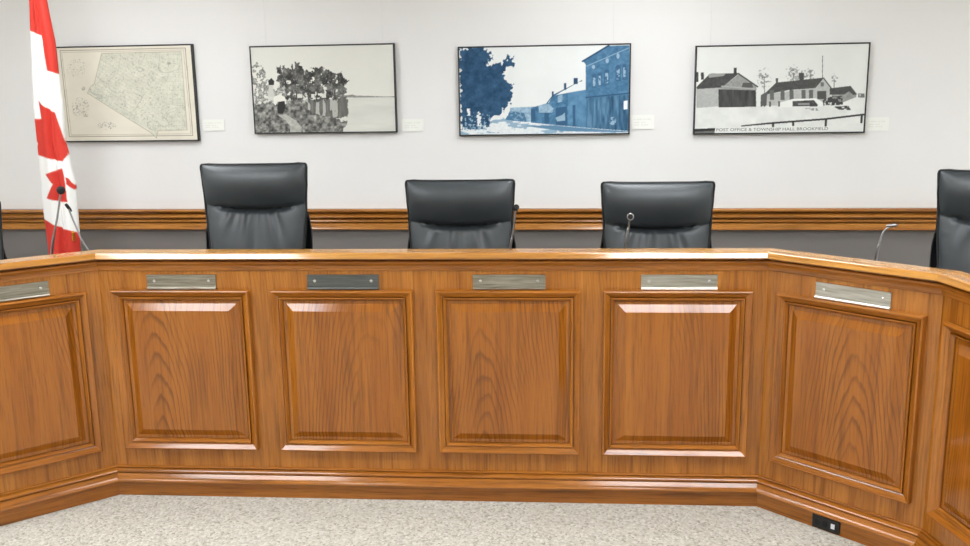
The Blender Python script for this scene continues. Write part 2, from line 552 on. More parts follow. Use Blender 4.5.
def dais(name, label, loc, rz, L, tl, tr, panels, plates, wl=None, wr=None, outlet=None):
    t = thing(name, label, 'desk', loc, rz, 'sections of the oak council dais')
    # front board, vertical grain
    mb = MB()
    y1 = 0.042
    pts = lambda z: [(0, 0, z), (L, 0, z), (L + y1 * tr, y1, z), (-y1 * tl, y1, z)]
    lo, hi = pts(0.0), pts(1.018)
    for k in range(4):
        k2 = (k + 1) % 4
        q = [lo[k], lo[k2], hi[k2], hi[k]]
        mb.poly(q, [(p[0] + p[1], p[2]) for p in q])
    mb.poly(lo[::-1]); mb.poly(hi)
    mb.build('front_board', M['face'], t, smooth=0)
    # base: plain kick board and its moulding
    mb = MB(); mb.sweep([(0, 0), (-0.012, 0), (-0.012, 0.068), (0, 0.068)], 0, L, tl, tr)
    mb.build('kick_board', M['mould'], t, smooth=30)
    mb = MB(); mb.sweep([(0, 0.066), (-0.030, 0.066), (-0.035, 0.068), (-0.038, 0.072), (-0.037, 0.078), (-0.029, 0.088), (-0.0205, 0.098), (-0.0175, 0.1015),
                         (-0.008, 0.1020), (-0.008, 0.1055), (-0.0215, 0.106), (-0.0225, 0.111), (-0.019, 0.117), (-0.013, 0.1205), (-0.003, 0.1215), (-0.003, 0.1240), (-0.0095, 0.1250), (-0.008, 0.1295), (-0.004, 0.131), (0, 0.131)], 0, L, tl, tr)
    mb.build('base_moulding', M['mould'], t, smooth=30)
    # crown moulding under the cap
    mb = MB(); mb.sweep([(0, 0.968), (-0.004, 0.968), (-0.006, 0.972), (-0.005, 0.976), (-0.007, 0.984), (-0.012, 0.992), (-0.019, 0.998),
                         (-0.021, 1.0), (-0.021, 1.006), (-0.018, 1.0085), (-0.006, 1.010), (-0.006, 1.018), (0, 1.018)], 0, L, tl, tr)
    mb.build('crown_moulding', M['mould'], t, smooth=30)
    # cap with a sloped nosing
    mb = MB(); mb.sweep([(0.0, 1.0180), (-0.030, 1.0180), (-0.0365, 1.0189), (-0.0395, 1.0206), (-0.0400, 1.0227), (-0.0385, 1.0253), (-0.0290, 1.0399), (-0.0265, 1.0417), (-0.022, 1.0424), (-0.010, 1.0428), (0.070, 1.0425), (0.078, 1.0404), (0.080, 1.0361), (0.080, 1.0180)], 0, L, tl, tr)
    mb.build('top_cap', M['cap'], t, smooth=11)
    # lower writing surface behind the front, with its rear supports
    mb = MB(); mb.sweep([(0.042, 0.720), (0.540, 0.720), (0.550, 0.728), (0.550, 0.752), (0.540, 0.760), (0.042, 0.760)], 0, L, tl, tr)
    mb.build('worktop', M['top'], t, smooth=40)
    for xg in (0.10 if tl == 0 else 0.02, L - (0.14 if tr == 0 else 0.06)):
        mb = MB(); mb.box((xg, 0.042, 0.0), (xg + 0.03, 0.50, 0.720))
        mb.build('support_panel', M['face'], t, smooth=0)
    for (x, w) in panels:
        raised_panel(t, x, w, 0)
    for (x0, x1, mat, lab) in plates:
        name_plate(t, x0, x1, 0.892, 0.9515, M[mat], lab)
    if outlet:
        x0, x1 = outlet
        mb = MB(); mb.rbox(((x0 + x1) / 2, -0.0145, 0.030), (x1 - x0, 0.008, 0.050), 0.002, 2)
        ol = mb.build('power_outlet', M['black_plastic'], t)
        ol['label'] = 'black outlet plate in the kick board'
        mb = MB(); mb.rbox((x1 - 0.026, -0.0185, 0.031), (0.015, 0.004, 0.020), 0.001, 2)
        mb.build('white_socket', M['white_plastic'], ol)
        for dx in (0.022, 0.050):
            mb = MB(); mb.rbox((x0 + dx, -0.0183, 0.030), (0.018, 0.003, 0.022), 0.001, 2)
            mb.build('black_socket', M['foam'], ol)
    return t


xL, xR = -1.6818, 0.9812
aL, aR, aR2 = 0.7226, 0.7498, 1.3931
LM = xR - xL
W0 = 0.5702
tL, tR, tR2 = math.tan(aL / 2), math.tan(aR / 2), math.tan((aR2 - aR) / 2)
dais('council_desk', 'centre section of the oak dais with four raised panels and four name plates', (xL, 0, 0), 0, LM, tL, tR,
     [(-1.6286 - xL, W0), (-0.9659 - xL, W0), (-0.3040 - xL, W0), (0.3540 - xL, W0)],
     [(-1.479 - xL, -1.194 - xL, 'steel', 'warm brushed metal plate holder'), (-0.820 - xL, -0.532 - xL, 'steel_dark_refl', 'metal plate holder with a dark reflection put into its colour'),
      (-0.157 - xL, 0.128 - xL, 'steel', 'pale brushed metal plate holder'), (0.499 - xL, 0.790 - xL, 'steel_bright_refl', 'metal plate holder with a bright reflection put into its colour, and a white lower lip')])
lR = 0.6365
dais('council_desk', 'angled oak dais section at the right, with a black outlet low in its kick board', (xR, 0, 0), -aR, lR, tR, tR2,
     [(0.0526, 0.5396)], [(0.196, 0.470, 'steel_bright_refl', 'metal plate holder with a bright reflection put into its colour')], outlet=(0.243, 0.351))
rx, ry = xR + lR * math.cos(aR), -lR * math.sin(aR)
dais('council_desk', 'oak dais end section cut by the right edge of the photo', (rx, ry, 0), -aR2, 0.70, tR2, 0.0,
     [(0.0500, 0.56)], [(0.19, 0.47, 'steel_bright_refl', None)])
lL = 0.66
dais('council_desk', 'angled oak dais section at the left, below the flag and two microphones', (xL - lL * math.cos(aL), -lL * math.sin(aL), 0), aL, lL, 0.0, tL,
     [(lL - 0.0567 - 0.5396, 0.5396)], [(lL - 0.47, lL - 0.188, 'steel', None)])

# ------------------------------------------------------------------ painting helpers (flat prints)


def inpoly(x, y, P):
    r = np.zeros(x.shape, bool)
    n = len(P)
    for i in range(n):
        x0, y0 = P[i]
        x1, y1 = P[(i + 1) % n]
        if y0 == y1:
            continue
        c = ((y0 > y) != (y1 > y)) & (x < (x1 - x0) * (y - y0) / (y1 - y0) + x0)
        r ^= c
    return r


def hash2(ix, iy, s):
    v = np.sin(ix * 127.1 + iy * 311.7 + s * 74.7) * 43758.5453
    return v - np.floor(v)


def vnoise(x, y, s=0):
    ix, iy = np.floor(x), np.floor(y)
    fx, fy = x - ix, y - iy
    fx = fx * fx * (3 - 2 * fx); fy = fy * fy * (3 - 2 * fy)
    a = hash2(ix, iy, s) * (1 - fx) + hash2(ix + 1, iy, s) * fx
    b_ = hash2(ix, iy + 1, s) * (1 - fx) + hash2(ix + 1, iy + 1, s) * fx
    return a * (1 - fy) + b_ * fy


def fbm(x, y, sc, s=0, o=4):
    r, a, t = 0, 0.5, 0
    for k in range(o):
        r = r + a * vnoise(x / sc * 2 ** k, y / sc * 2 ** k, s + k)
        t += a
        a *= 0.5
    return r / t


def seg_mask(x, y, a, b_, w):
    ax, ay = a; bx, by = b_
    dx, dy = bx - ax, by - ay
    t = np.clip(((x - ax) * dx + (y - ay) * dy) / (dx * dx + dy * dy), 0, 1)
    return (x - ax - t * dx) ** 2 + (y - ay - t * dy) ** 2 < (w / 2) ** 2


def line(C, x, y, pts, w, col):
    for a, b_ in zip(pts, pts[1:]):
        C[seg_mask(x, y, a, b_, w)] = col


def fill(C, m, col):
    C[m] = col


def grey(v, warm=(1.0, 1.0, 0.97)):
    return np.clip(np.asarray(v)[..., None] * np.array(warm), 0, 255)


def draw_map(x, y):
    C = np.empty(x.shape + (3,)); C[:] = (226, 220, 204)
    n = fbm(x, y, 60, 3)
    C += ((n - 0.5) * 14)[..., None]
    for d, col, w in ((22, (150, 138, 120), 3), (30, (178, 168, 150), 2)):
        q = [(45 + d - 14, 82 + d - 14), (640 - d + 6, 75 + d - 14), (682 - d + 4, 492 - d + 8), (95 + d - 10, 497 - d + 8)]
        line(C, x, y, q + q[:1], w, col)
    P = [(245, 104), (606, 98), (638, 452), (508, 456), (502, 490), (478, 466), (184, 282), (196, 255), (214, 240)]
    m = inpoly(x, y, P)
    base = np.array((214, 213, 196.0))
    C[m] = base + ((fbm(x, y, 25, 9) - 0.5) * 26)[m][:, None]
    ang = 0.55
    a = x * math.cos(ang) + y * math.sin(ang)
    b_ = -x * math.sin(ang) + y * math.cos(ang)
    a2, b2 = x + y * 0.02, y - x * 0.02
    diag = (fbm(x, y, 300, 4) + (400 - x) / 900) > 0.45
    gr = np.where(diag, (np.abs(b_ % 15 - 7.5) > 6.6) | (np.abs(a % 44 - 22) > 21.2), (np.abs(b2 % 20 - 10) > 9.2) | (np.abs(a2 % 24 - 12) > 11.2))
    C[m & gr] *= 0.93
    sp = (vnoise(x / 5, y / 4, 5) > 0.70) & (vnoise(x / 2.2, y / 2.2, 6) > 0.45)
    C[m & sp] *= 0.86
    road = np.abs(fbm(x, y, 120, 21, 2) - 0.5) < 0.006
    C[m & road] *= 0.90
    line(C, x, y, P + P[:1], 2.5, (172, 168, 148))
    for cx, cy, rx_, ry_, th in ((165, 262, 8, 9, 0.2), (275, 432, 44, 18, 0.55), (130, 170, 45, 42, 0.66), (152, 345, 40, 44, 0.58), (180, 384, 15, 7, 0.3), (550, 150, 10, 8, 0.4)):
        e = ((x - cx) / rx_) ** 2 + ((y - cy) / ry_) ** 2 < 1
        C[e & (vnoise(x / 4, y / 3, 8) > th + 0.1)] *= 0.80
    return C


def draw_lake(x, y):
    v = 222 + (fbm(x, y, 150, 2) - 0.5) * 10 + 0 * x
    water = y > 302
    v = np.where(water, 214 + (fbm(x / 6, y, 22, 4) - 0.5) * 22, v)
    land = (x > 455) & (y < 305) & (y > 303 - 14 * fbm(x, y * 0, 40, 5) * np.clip((700 - x) / 160, 0.25, 1))
    v = np.where(land, 138 + (fbm(x, y, 8, 6) - 0.5) * 50, v)
    # reflections under the trees
    refl = inpoly(x + (fbm(x, y, 18, 36) - 0.5) * 30, y + (fbm(x, y, 12, 37) - 0.5) * 26, [(230, 315), (498, 305), (498, 395), (430, 412), (300, 385), (230, 350)])
    rr = fbm(x, y / 5, 14, 7)
    v = np.where(refl & (rr > 0.43), 62 + rr * 70, v)
    v = np.where(refl & (rr <= 0.43), 178, v)
    # trees
    for P, s in (([(168, 165), (200, 168), (240, 150), (270, 140), (290, 165), (300, 200), (308, 260), (302, 312), (215, 312), (205, 290), (180, 230)], 1),
                 ([(300, 190), (330, 172), (370, 172), (420, 180), (460, 195), (492, 222), (494, 268), (470, 300), (430, 314), (320, 316), (300, 270)], 2)):
        big = P
        dn = fbm(x, y, 18, 10 + s, 4)
        m = inpoly(x + (fbm(x, y, 14, 3) - 0.5) * 50, y + (fbm(x, y, 14, 4) - 0.5) * 50, big) & (dn > 0.34)
        t = fbm(x, y, 26, 14 + s, 4)
        v = np.where(m, 38 + 150 * np.clip(t - 0.22, 0, 1) + 90 * np.clip(vnoise(x / 5, y / 5, 50 + s) - 0.45, 0, 1), v)
    for tx in (243, 262, 322, 358, 402, 440):
        wob = (vnoise(y / 9, y * 0 + tx, 3) - 0.5) * 8
        v = np.where((np.abs(x - tx - wob) < 2.6) & (y > 268) & (y < 316), 66, v)
    for tx, w in ((280, 12), (390, 10), (340, 8)):
        v = np.where((np.abs(x - tx) < w) & (np.abs(y - 296) < 9), 216, v)
    # scrub at the left
    dn = fbm(x, y, 12, 30, 4)
    m = inpoly(x + (fbm(x, y, 16, 33) - 0.5) * 60, y + (fbm(x, y, 16, 34) - 0.5) * 60, [(62, 150), (112, 150), (118, 215), (130, 250), (200, 262), (215, 310), (215, 350), (66, 350)])
    v = np.where(m & (dn > 0.47), 88 + 260 * (dn - 0.47) + 50 * vnoise(x / 5, y / 5, 35), v)
    # bank and path
    bank = inpoly(x + (fbm(x, y, 16, 38) - 0.5) * 24, y + (fbm(x, y, 10, 39) - 0.5) * 24, [(66, 330), (150, 325), (235, 318), (300, 330), (330, 372), (430, 402), (495, 415), (480, 465), (60, 466)])
    g = fbm(x, y, 13, 31, 4)
    v = np.where(bank, 55 + 190 * np.clip(g - 0.18, 0, 1), v)
    path = inpoly(x, y, [(176, 382), (215, 380), (262, 408), (290, 440), (288, 466), (235, 466), (238, 438), (215, 408)])
    v = np.where(path, 176 + (g - 0.5) * 70, v)
    # figure in a white dress with a dark companion, and a post sign
    v = np.where(inpoly(x, y, [(160, 298), (185, 288), (212, 300), (218, 330), (205, 340), (200, 320), (178, 322), (168, 340), (158, 325)]), 232, v)
    v = np.where(inpoly(x, y, [(182, 322), (210, 318), (214, 345), (204, 376), (180, 376), (176, 350)]), 42, v)
    v = np.where(inpoly(x, y, [(134, 226), (148, 212), (162, 226), (160, 244), (136, 244)]), 46, v)
    v = np.where(inpoly(x, y, [(138, 246), (156, 246), (162, 300), (132, 300)]), 205, v)
    return grey(v, (1.0, 0.995, 0.955))


def draw_street(x, y):
    C = np.empty(x.shape + (3,)); C[:] = (229, 231, 229)
    C += ((fbm(x, y, 90, 2) - 0.5) * 8)[..., None]
    deep, mid, pale, white = np.array((34, 74, 106.0)), np.array((70, 116, 150.0)), np.array((146, 174, 194.0)), np.array((226, 230, 230.0))
    n = fbm(x, y, 20, 4); n2 = fbm(x, y, 7, 8)
    # far row of shops
    m = inpoly(x, y, [(268, 338), (375, 334), (380, 402), (268, 402)])
    C[m] = (pale + (n2[..., None] - 0.5) * 70)[m]
    m = inpoly(x, y, [(268, 352), (330, 362), (345, 402), (240, 402)]) & (n2 > 0.42)
    C[m] = mid
    # middle buildings
    B = [(360, 340), (440, 318), (458, 286), (520, 262), (560, 268), (604, 262), (604, 440), (360, 415)]
    m = inpoly(x, y, B)
    C[m] = (mid + (n[..., None] - 0.5) * 60 + (n2[..., None] - 0.5) * 40)[m]
    line(C, x, y, [(432, 320), (458, 286), (586, 222)], 4, deep)
    m = inpoly(x, y, [(470, 285), (575, 226), (604, 226), (604, 262), (528, 274)])
    C[m] = white
    m = inpoly(x, y, [(524, 276), (604, 262), (604, 440), (524, 430)])
    C[m] = (np.array((84, 130, 164.0)) + (n[..., None] - 0.5) * 40)[m]
    for q in ([(550, 210), (568, 210), (568, 236), (550, 236)], [(508, 232), (518, 232), (518, 262), (508, 262)], [(454, 268), (462, 268), (462, 292), (454, 292)]):
        C[inpoly(x, y, q)] = deep
    for q in ([(362, 345), (380, 345), (380, 400), (362, 400)], [(470, 340), (520, 335), (520, 425), (470, 425)], [(420, 350), (440, 350), (440, 410), (420, 410)], [(545, 330), (556, 330), (556, 430), (545, 430)]):
        C[inpoly(x, y, q)] = (deep * 0.6 + mid * 0.4)
    for q in ([(395, 330), (440, 322), (462, 345), (455, 362), (395, 362)], [(480, 288), (500, 282), (500, 312), (480, 318)]):
        mm = inpoly(x, y, q); C[mm] = (pale + (n2[..., None] - 0.5) * 60)[mm]
    # tall brick block on the right
    B = [(592, 136), (706, 72), (796, 70), (790, 456), (602, 436), (604, 150)]
    m = inpoly(x, y, B)
    C[m] = (mid + (n[..., None] - 0.5) * 46 + (n2[..., None] - 0.5) * 24)[m]
    line(C, x, y, [(590, 137), (706, 70)], 7, deep)
    line(C, x, y, [(604, 160), (792, 82)], 3, pale)
    line(C, x, y, [(604, 296), (790, 280)], 6, deep * 0.8 + mid * 0.2)
    for (cx, cy, w, h) in ((640, 228, 9, 34), (664, 222, 9, 34), (695, 212, 11, 38), (745, 196, 11, 40), (772, 190, 9, 40)):
        e = (np.abs(x - cx) < w) & (np.abs(y - cy) < h * 0.75) | (((x - cx) / w) ** 2 + ((y - cy + h * 0.75) / w) ** 2 < 1)
        C[e] = (deep * 0.5 + mid * 0.5)
        e = (np.abs(x - cx) < w * 0.6) & (np.abs(y - cy) < h * 0.6)
        C[e & (n2 > 0.45)] = pale
    for (cx, cy, w, h) in ((638, 162, 7, 9), (698, 136, 7, 11), (745, 116, 7, 12)):
        e = ((x - cx) / w) ** 2 + ((y - cy) / h) ** 2 < 1
        C[e] = pale
    low = inpoly(x, y, [(604, 300), (790, 286), (788, 450), (604, 432)])
    st = fbm(x * 2.2, y / 3, 22, 12)
    C[low] = (mid * 0.9 + (st[..., None] - 0.5) * 110)[low]
    # street
    g = inpoly(x, y, [(45, 436), (180, 400), (225, 372), (250, 392), (330, 402), (470, 418), (605, 432), (790, 448), (790, 458), (45, 460)])
    C[g] = (white + (n2[..., None] - 0.5) * 20)[g]
    sh = g & (fbm(x / 4, y, 12, 15) > 0.60)
    C[sh] = pale
    sh = inpoly(x, y, [(330, 420), (470, 420), (605, 434), (790, 450), (790, 454), (500, 446)])
    C[sh] = (mid * 0.7 + pale * 0.3)
    # big tree
    T = [(45, 68), (160, 68), (168, 95), (188, 88), (186, 118), (170, 150), (205, 152), (242, 138), (262, 112), (288, 110), (286, 150), (250, 160), (240, 190), (258, 222), (284, 246), (276, 300), (262, 330), (236, 362), (200, 372), (170, 420), (46, 436)]
    jx = (fbm(x, y, 13, 40) - 0.5) * 46; jy = (fbm(x, y, 13, 41) - 0.5) * 46
    m = inpoly(x + jx, y + jy, T)
    C[m] = (deep + (n[..., None] - 0.5) * 50 + (n2[..., None] - 0.5) * 22)[m]
    m = inpoly(x, y, [(70, 350), (190, 372), (180, 440), (60, 440)]) & (n2 > 0.60)
    C[m] = pale
    for q in ([(118, 365), (128, 352), (140, 366), (140, 420), (118, 420)], [(75, 340), (90, 340), (90, 372), (75, 372)]):
        mm = inpoly(x, y, q); C[mm & (n2 > 0.4)] = white
    # white figures by the shops and a torn white corner
    m = inpoly(x, y, [(468, 385), (500, 372), (510, 362), (512, 398), (476, 402)]); C[m] = pale
    C[inpoly(x, y, [(767, 314), (784, 312), (784, 350), (767, 352)])] = (238, 240, 240)
    m = ((x - 718) / 16) ** 2 + ((y - 402) / 18) ** 2 < 1
    C[m & (n2 > 0.42)] = pale
    return C


def draw_hall(x, y):
    v = 224 + (fbm(x, y, 120, 2) - 0.5) * 10
    n = fbm(x, y, 9, 5); n2 = fbm(x, y, 40, 6)
    snow = y > 335 - (x > 700) * 30
    v = np.where(snow, 224 + (n2 - 0.5) * 26, v)
    # bare trees
    for (cx, cy, rx_, ry_, s) in ((372, 208, 34, 48, 1), (500, 185, 36, 38, 2), (540, 200, 40, 30, 3), (578, 190, 18, 32, 4), (680, 215, 18, 26, 5)):
        e = ((x - cx) / rx_) ** 2 + ((y - cy) / ry_) ** 2 < 1
        tw = np.abs(((np.arctan2(x - cx, cy + ry_ - y) * 9 + fbm(x, y, 10, 60 + s) * 6) % 1) - 0.5)
        rad = np.sqrt(((x - cx) / rx_) ** 2 + ((y - cy) / ry_) ** 2)
        tw2 = fbm(x, y, 7, 70 + s, 3)
        v = np.where(e & (tw2 > 0.46 + 0.16 * rad), 118 + 60 * rad, v)
        v = np.where(seg_mask(x, y, (cx, cy + ry_ + 30), (cx, cy), 3.5), 116, v)
    # left house
    v = np.where(inpoly(x, y, [(66, 252), (178, 242), (178, 332), (66, 340)]), 176 + (n - 0.5) * 24, v)
    v = np.where(inpoly(x, y, [(176, 250), (258, 190), (336, 246), (336, 262), (176, 262)]), 148 + (n - 0.5) * 40, v)
    v = np.where(inpoly(x, y, [(66, 246), (128, 186), (262, 184), (180, 248), (70, 254)]), 72 + (n - 0.5) * 26, v)
    line_ = lambda a, b_, w: seg_mask(x, y, a, b_, w)
    v = np.where(line_((256, 186), (342, 246), 6), 58, v)
    v = np.where(inpoly(x, y, [(120, 190), (135, 184), (200, 186), (190, 196), (124, 204)]), 150, v)
    for q in ([(236, 160), (249, 160), (249, 188), (236, 188)], [(88, 180), (101, 180), (101, 212), (88, 212)], [(66, 178), (76, 178), (76, 222), (66, 222)]):
        v = np.where(inpoly(x, y, q), 58, v)
    v = np.where(inpoly(x, y, [(276, 228), (316, 228), (322, 250), (270, 250)]), 84, v)
    por = inpoly(x, y, [(166, 256), (334, 262), (334, 336), (166, 338)])
    v = np.where(por, 70 + (fbm(x * 2, y / 3, 22, 9) - 0.5) * 60, v)
    v = np.where(line_((180, 242), (336, 256), 5), 170, v)
    # township hall in the middle
    v = np.where(inpoly(x, y, [(360, 284), (598, 250), (634, 212), (664, 254), (664, 305), (600, 330), (362, 332)]), 182 + (n - 0.5) * 26, v)
    v = np.where(inpoly(x, y, [(366, 284), (425, 228), (636, 208), (598, 254), (480, 262)]), 76 + (n - 0.5) * 24, v)
    v = np.where(line_((634, 210), (668, 256), 5), 64, v)
    for cx in (405, 452, 492, 545, 578):
        v = np.where((np.abs(x - cx) < 9) & (np.abs(y - 284) < 22), 100, v)
    v = np.where((np.abs(x - 625) < 20) & (np.abs(y - 286) < 18), 78, v)
    v = np.where((np.abs(x - 628) < 7) & (np.abs(y - 238) < 9), 110, v)
    v = np.where(inpoly(x, y, [(355, 284), (385, 268), (380, 330), (355, 334)]), 92, v)
    for q in ([(423, 208), (433, 208), (433, 232), (423, 232)], [(524, 186), (548, 186), (546, 218), (528, 218)]):
        v = np.where(inpoly(x, y, q), 74, v)
    v = np.where(line_((629, 212), (631, 112), 3), 96, v)
    # shed on the right
    v = np.where(inpoly(x, y, [(668, 280), (740, 268), (776, 282), (776, 296), (720, 318), (668, 316)]), 150 + (n - 0.5) * 50, v)
    v = np.where(inpoly(x, y, [(660, 256), (752, 246), (780, 284), (762, 286), (744, 270), (722, 284), (660, 284)]), 78 + (n - 0.5) * 20, v)
    v = np.where(inpoly(x, y, [(628, 308), (668, 292), (715, 290), (718, 330), (632, 334)]) & (n > 0.40), 66, v)
    v = np.where(inpoly(x, y, [(676, 338), (740, 334), (752, 354), (700, 352)]) & (n > 0.36), 70, v)
    v = np.where(inpoly(x, y, [(784, 280), (812, 280), (812, 298), (784, 298)]) & (n > 0.42), 110, v)
    # parked car with a snowy roof
    v = np.where(inpoly(x, y, [(430, 320), (498, 302), (600, 300), (630, 318), (626, 336), (430, 340)]), 234, v)
    v = np.where(inpoly(x, y, [(496, 312), (590, 308), (608, 330), (604, 336), (496, 336)]), 74 + (n - 0.5) * 60, v)
    v = np.where(inpoly(x, y, [(520, 322), (570, 320), (572, 330), (520, 330)]), 150, v)
    for fx in (358, 372, 396, 436):
        v = np.where(inpoly(x, y, [(fx - 4, 312), (fx + 4, 312), (fx + 4, 336), (fx - 4, 336)]), 84, v)
    v = np.where(inpoly(x, y, [(548, 344), (602, 344), (610, 356), (570, 354)]) & (n > 0.45), 150, v)
    # fence across the foreground
    pts = [(270, 423), (400, 411), (640, 394), (812, 374)]
    for a, b_ in zip(pts, pts[1:]):
        w = 3 + 5 * np.clip((x - 250) / 250, 0, 1)
        v = np.where(seg_mask(x, y, a, b_, 8) & (np.abs(y - (a[1] + (x - a[0]) * (b_[1] - a[1]) / (b_[0] - a[0]))) < w / 2 + 1), 48, v)
    for a, b_ in (((408, 412), (408, 426)), ((497, 405), (497, 421)), ((642, 396), (640, 424)), ((799, 378), (796, 410))):
        v = np.where(seg_mask(x, y, a, b_, 9), 46, v)
    # caption strip and the dark foot of the picture
    v = np.where(inpoly(x, y, [(54, 436), (150, 432), (148, 444), (54, 448)]), 44, v)
    v = np.where(inpoly(x, y, [(54, 448), (148, 444), (148, 456), (54, 458)]), 108, v)
    v = np.where(inpoly(x, y, [(150, 431), (700, 427), (815, 424), (812, 452), (146, 456)]), 226, v)
    return grey(v, (1.0, 1.005, 0.985))


def draw_card(x, y):
    C = np.empty(x.shape + (3,)); C[:] = (240, 240, 234)
    for (cy, x0, x1, h) in ((0.30, 0.12, 0.86, 0.10), (0.52, 0.12, 0.66, 0.07), (0.70, 0.12, 0.74, 0.07)):
        m = (np.abs(y - cy) < h / 2) & (x > x0) & (x < x1) & (vnoise(x * 40, y * 3, 3) > 0.38)
        C[m] = (227, 226, 219)
    return C


def painted_plane(name, w, h, y, nx, nz, fn, quad, parent, mat, x0=0, z0=0):
    """flat print (a thin sheet): grid in the x-z plane; fn paints in the coordinates of quad"""
    us = np.linspace(0, 1, nx); vs = np.linspace(0, 1, nz)
    U, V = np.meshgrid(us, vs)
    Q = np.array(quad, float)
    acc = 0
    du, dv = 0.25 / nx, 0.25 / nz
    for a in (-1, 1):
        for b_ in (-1, 1):
            u, v = U + a * du, V + b_ * dv
            P = ((1 - u) * (1 - v))[..., None] * Q[0] + (u * (1 - v))[..., None] * Q[1] + (u * v)[..., None] * Q[2] + ((1 - u) * v)[..., None] * Q[3]
            acc = acc + np.clip(fn(P[..., 0], P[..., 1]), 0, 255)
    C = s2l(acc / 4)
    X = x0 + U * w; Z = z0 + h - V * h
    verts = np.stack([X, np.full_like(X, y), Z], -1).reshape(-1, 3)
    idx = np.arange(nx * nz).reshape(nz, nx)
    F = np.stack([idx[1:, :-1], idx[1:, 1:], idx[:-1, 1:], idx[:-1, :-1]], -1).reshape(-1, 4)
    me = bpy.data.meshes.new(name)
    me.from_pydata(verts.tolist(), [], F.tolist())
    ca = me.color_attributes.new('Col', 'FLOAT_COLOR', 'POINT')
    ca.data.foreach_set('color', np.concatenate([C.reshape(-1, 3), np.ones((nx * nz, 1))], 1).astype(np.float32).ravel())
    me.materials.append(mat)
    o = bpy.data.objects.new(name, me)
    COL.objects.link(o)
    o.parent = parent
    return o


WM = Matrix.Translation((0, WALL_Y, 0)) @ Matrix.Rotation(WALL_RZ, 4, 'Z')


def picture(label, cat, x0, x1, z0, z1, fn, quad, wires, rot=0.0, depth=0.030):
    w, h = x1 - x0, z1 - z0
    base = WM @ Vector((x0, -0.002, z0))
    t = thing('framed_picture', label, cat, base, WALL_RZ, 'framed historical pictures on the wall')
    t.rotation_euler = (0, rot, WALL_RZ)
    fw = 0.0085
    # frame: four mitred rails with depth
    prof = [(0, 0.0), (0, depth), (0.002, depth + 0.002), (fw - 0.002, depth + 0.002), (fw, depth), (fw, 0.0)]
    mb = MB()
    for q in range(len(prof)):
        p0, p1 = prof[q], prof[(q + 1) % len(prof)]
        r = [[(u, -d, u), (w - u, -d, u), (w - u, -d, h - u), (u, -d, h - u)] for u, d in (p0, p1)]
        for k in range(4):
            k2 = (k + 1) % 4
            mb.poly([r[0][k], r[0][k2], r[1][k2], r[1][k]])
    mb.build('picture_frame', M['frame'], t, smooth=0)
    mb = MB(); mb.box((fw * 0.5, -depth + 0.004, fw * 0.5), (w - fw * 0.5, -0.002, h - fw * 0.5))
    mb.build('backing_board', M['frame'], t, smooth=0)
    painted_plane('print', w - 2 * fw * 0.9, h - 2 * fw * 0.9, -depth + 0.002, 330, int(330 * h / w), fn, quad, t, M['print'], fw * 0.9, fw * 0.9)
    for wx in wires:
        mb = MB(); mb.tube([(wx, -0.006, h - 0.05), (wx, -0.006, 2.70 - z0)], 0.0009, 6)
        mb.build('hanging_wire', M['wire'], t)
    return t


p1 = picture('old township map in a thin black frame, partly behind the flag', 'picture', -3.035, -2.118, 1.386, 1.996, draw_map,
             [(36, 78), (648, 70), (686, 498), (92, 503)], [], 0.0)
p2 = picture('black and white photograph of trees beside a lake in a thin black frame', 'picture', -1.743, -0.815, 1.427, 1.974, draw_lake,
             [(50, 72), (702, 64), (716, 464), (78, 465)], [0.103, 0.851])
p3 = picture('blue toned photograph of an old street with a large tree, in a black frame', 'picture', -0.419, 0.635, 1.401, 1.944, draw_street,
             [(42, 70), (797, 67), (786, 457), (46, 458)], [0.949])
p4 = picture('black and white photograph of wooden buildings in snow with a caption strip', 'picture', 1.018, 2.023, 1.395, 1.921, draw_hall,
             [(72, 66), (836, 60), (804, 452), (56, 456)], [0.088])
# caption lettering on the snow picture
cu = bpy.data.curves.new('caption', 'FONT')
cu.body = 'POST OFFICE & TOWNSHIP HALL BROOKFIELD'
cu.size = 0.026
tmp = bpy.data.objects.new('caption_curve', cu)
COL.objects.link(tmp)
dg = bpy.context.evaluated_depsgraph_get()
me = bpy.data.meshes.new_from_object(tmp.evaluated_get(dg))
bpy.data.objects.remove(tmp)
xs = [v.co.x for v in me.vertices]
k = 0.655 / (max(xs) - min(xs))
for v in me.vertices:
    v.co = Vector((0.135 + v.co.x * k, -0.0286, 0.0190 + v.co.y * 0.95 + v.co.x * 0.002))
me.materials.clear(); me.materials.append(M['ink'])
cap = bpy.data.objects.new('caption', me)
COL.objects.link(cap)
cap.parent = p4
cap['label'] = 'hand printed caption along the foot of the photograph'

for (x0, x1, z0, z1, lab) in ((-2.096, -1.951, 1.449, 1.522, 'small white caption card on the wall right of the map'),
                              (-0.788, -0.648, 1.432, 1.509, 'small white caption card on the wall right of the lake photograph'),
                              (0.643, 0.784, 1.430, 1.517, 'small white caption card on the wall right of the blue street photograph'),
                              (2.030, 2.166, 1.406, 1.486, 'small white caption card on the wall right of the snow photograph')):
    t = thing('caption_card', lab, 'card', WM @ Vector((x0, -0.001, z0)), WALL_RZ, 'caption cards beside the pictures')
    mb = MB(); mb.box((0, -0.005, 0), (x1 - x0, 0, z1 - z0))
    mb.build('card_board', plain('card_white', (238, 238, 232), 0.7), t, smooth=0)
    painted_plane('card_text', x1 - x0 - 0.002, z1 - z0 - 0.002, -0.0056, 60, 34, draw_card, [(0, 0), (1, 0), (1, 1), (0, 1)], t, M['print'], 0.001, 0.001)

# ------------------------------------------------------------------ the flag on its stand


